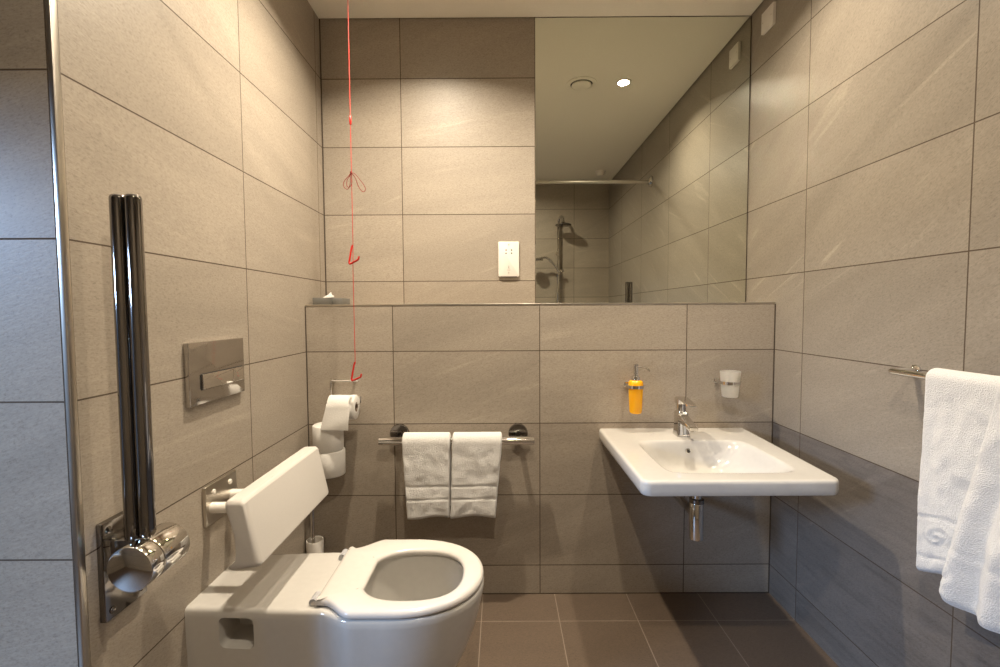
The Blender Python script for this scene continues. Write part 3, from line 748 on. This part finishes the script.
# ------------------------------------------------------------------ shower, seen in the mirror
cr = thing('curtain_rail', 'long chrome shower curtain rail reflected across the mirror', 'rail', (XR, .757, 2.132))
bm = new(); tube(bm, [(XR - .010, .757, 2.132), (XFAR + .010, .757, 2.132)], .0135, 20); obj('rail', bm, 'satin', cr, 50)
for xx, s in ((XR, -1), (XFAR, 1)):
    bm = new(); lathe(bm, (xx, .757, 2.132), [(.040, s * .0005), (.040, s * .008), (.022, s * .016), (.018, s * .022), (.012, s * .022)], 'x', 28); obj('flange', bm, 'chrome', cr, 50)
SHX, SHY = .590, YREAR + .055
sh2 = thing('shower_set', 'chrome rail shower with round head and hand shower, reflected in the mirror', 'shower', (SHX, YREAR, .95))
bm = new(); tube(bm, fillet([(SHX, SHY, 1.00), (SHX, SHY, 2.07), (SHX + .01, SHY + .03, 2.13), (SHX + .03, SHY + .09, 2.12), (SHX + .034, SHY + .108, 2.06)], .04), .0125, 18); obj('riser_rail', bm, 'chrome', sh2, 50)
for zz in (1.05, 1.78):
    bm = new(); lathe(bm, (SHX, YREAR, zz), [(.026, .0005), (.026, .010), (.014, .014), (.014, .055)], 'y', 24); obj('wall_bracket', bm, 'chrome', sh2, 50)
bm = new(); lathe(bm, (SHX + .035, SHY + .11, 2.03), [(.075, -.004), (.080, 0), (.078, .008), (.03, .022), (.014, .034)], 'z', 36); obj('shower_head', bm, 'darkchrome', sh2, 50)
bm = new(); tube(bm, [(SHX - .012, SHY, 1.575), (SHX + .045, SHY + .03, 1.59)], .015, 16); box(bm, SHX - .022, SHX + .022, SHY - .022, SHY + .022, 1.555, 1.60, .005); obj('slider', bm, 'chrome', sh2)
bm = new(); tube(bm, spline([(SHX + .0, SHY + .04, 1.58), (SHX - .06, SHY + .06, 1.66), (SHX - .13, SHY + .08, 1.715), (SHX - .20, SHY + .10, 1.705)]), .011, 14)
lathe(bm, (SHX - .22, SHY + .10, 1.69), [(.052, -.008), (.056, 0), (.050, .012), (.012, .022)], 'z', 28); hs = obj('hand_shower', bm, 'chrome', sh2, 50)
bm = new(); tube(bm, spline([(SHX, SHY + .04, 1.57), (SHX - .02, SHY + .05, 1.35), (SHX - .11, SHY + .05, .95), (SHX - .10, SHY + .05, .72), (SHX + .01, SHY + .04, .72), (SHX + .02, SHY + .03, .96)]), .007, 10); obj('hose', bm, 'satin', sh2, 60)
bm = new(); tube(bm, [(SHX - .13, SHY, 1.0), (SHX + .13, SHY, 1.0)], .022, 20); obj('thermostatic_valve', bm, 'chrome', sh2, 50)

# ------------------------------------------------------------------ lights
def lamp(name, loc, e, colr, spread=137, size=.058):
    d = bpy.data.lights.new(name, 'AREA'); d.shape = 'DISK'; d.size = size; d.energy = e; d.color = colr; d.spread = math.radians(spread)
    o = bpy.data.objects.new(name, d); col.objects.link(o); o.location = loc; return o
WARM = (1.0, .865, .68)
lamp('downlight_lamp', (.705, 1.526, H - .0065), 11, WARM)
lamp('downlight_lamp', (-.30, 1.50, H - .0065), 22, WARM)
lamp('downlight_lamp', (.10,  .22, H - .0065), 15, WARM, 162)
d = bpy.data.lights.new('daylight', 'AREA'); d.shape = 'RECTANGLE'; d.size = 1.3; d.size_y = .8; d.energy = 310; d.color = (.46, .67, 1.0)  # bluish area lamp outside the added window, aimed low at the right wall
o = bpy.data.objects.new('daylight', d); col.objects.link(o); o.location = (-4.0, -1.05, 2.25)
o.rotation_euler = (Vector((1.1, 1.4, .45)) - o.location).to_track_quat('-Z', 'Y').to_euler()
wd = bpy.data.worlds.new('sky'); bpy.context.scene.world = wd; wd.use_nodes = True
wd.node_tree.nodes['Background'].inputs[0].default_value = (.55, .72, 1, 1); wd.node_tree.nodes['Background'].inputs[1].default_value = .3

# ------------------------------------------------------------------ camera
sc = bpy.context.scene
cd = bpy.data.cameras.new('camera'); cam = bpy.data.objects.new('camera', cd); col.objects.link(cam); sc.camera = cam
cd.sensor_width = 36; cd.sensor_fit = 'HORIZONTAL'; cd.lens = 463.9 / 1000 * 36; cd.clip_start = .02
pit, yaw, rol = -.0493, -.0021, -.0057
fw = Vector((math.sin(yaw) * math.cos(pit), math.cos(yaw) * math.cos(pit), math.sin(pit)))
ri = Vector((math.cos(yaw), -math.sin(yaw), 0)); up = ri.cross(fw)
r_ = ri * math.cos(rol) + up * math.sin(rol); u_ = -ri * math.sin(rol) + up * math.cos(rol)
mt = Matrix((r_, u_, -fw)).transposed().to_4x4(); mt.translation = (0, 0, 1.1878); cam.matrix_world = mt

for o in bpy.data.objects:
    if '_w' in o: del o['_w']
vs_ = sc.view_settings
vs_.view_transform = 'Standard'; vs_.look = 'None'; vs_.exposure = 0.1; vs_.gamma = 1.0; vs_.use_curve_mapping = False
cy = sc.cycles
cy.max_bounces = 10; cy.diffuse_bounces = 5; cy.glossy_bounces = 6; cy.transmission_bounces = 6
cy.sample_clamp_indirect = 0.0; cy.blur_glossy = 0.3; cy.use_denoising = True
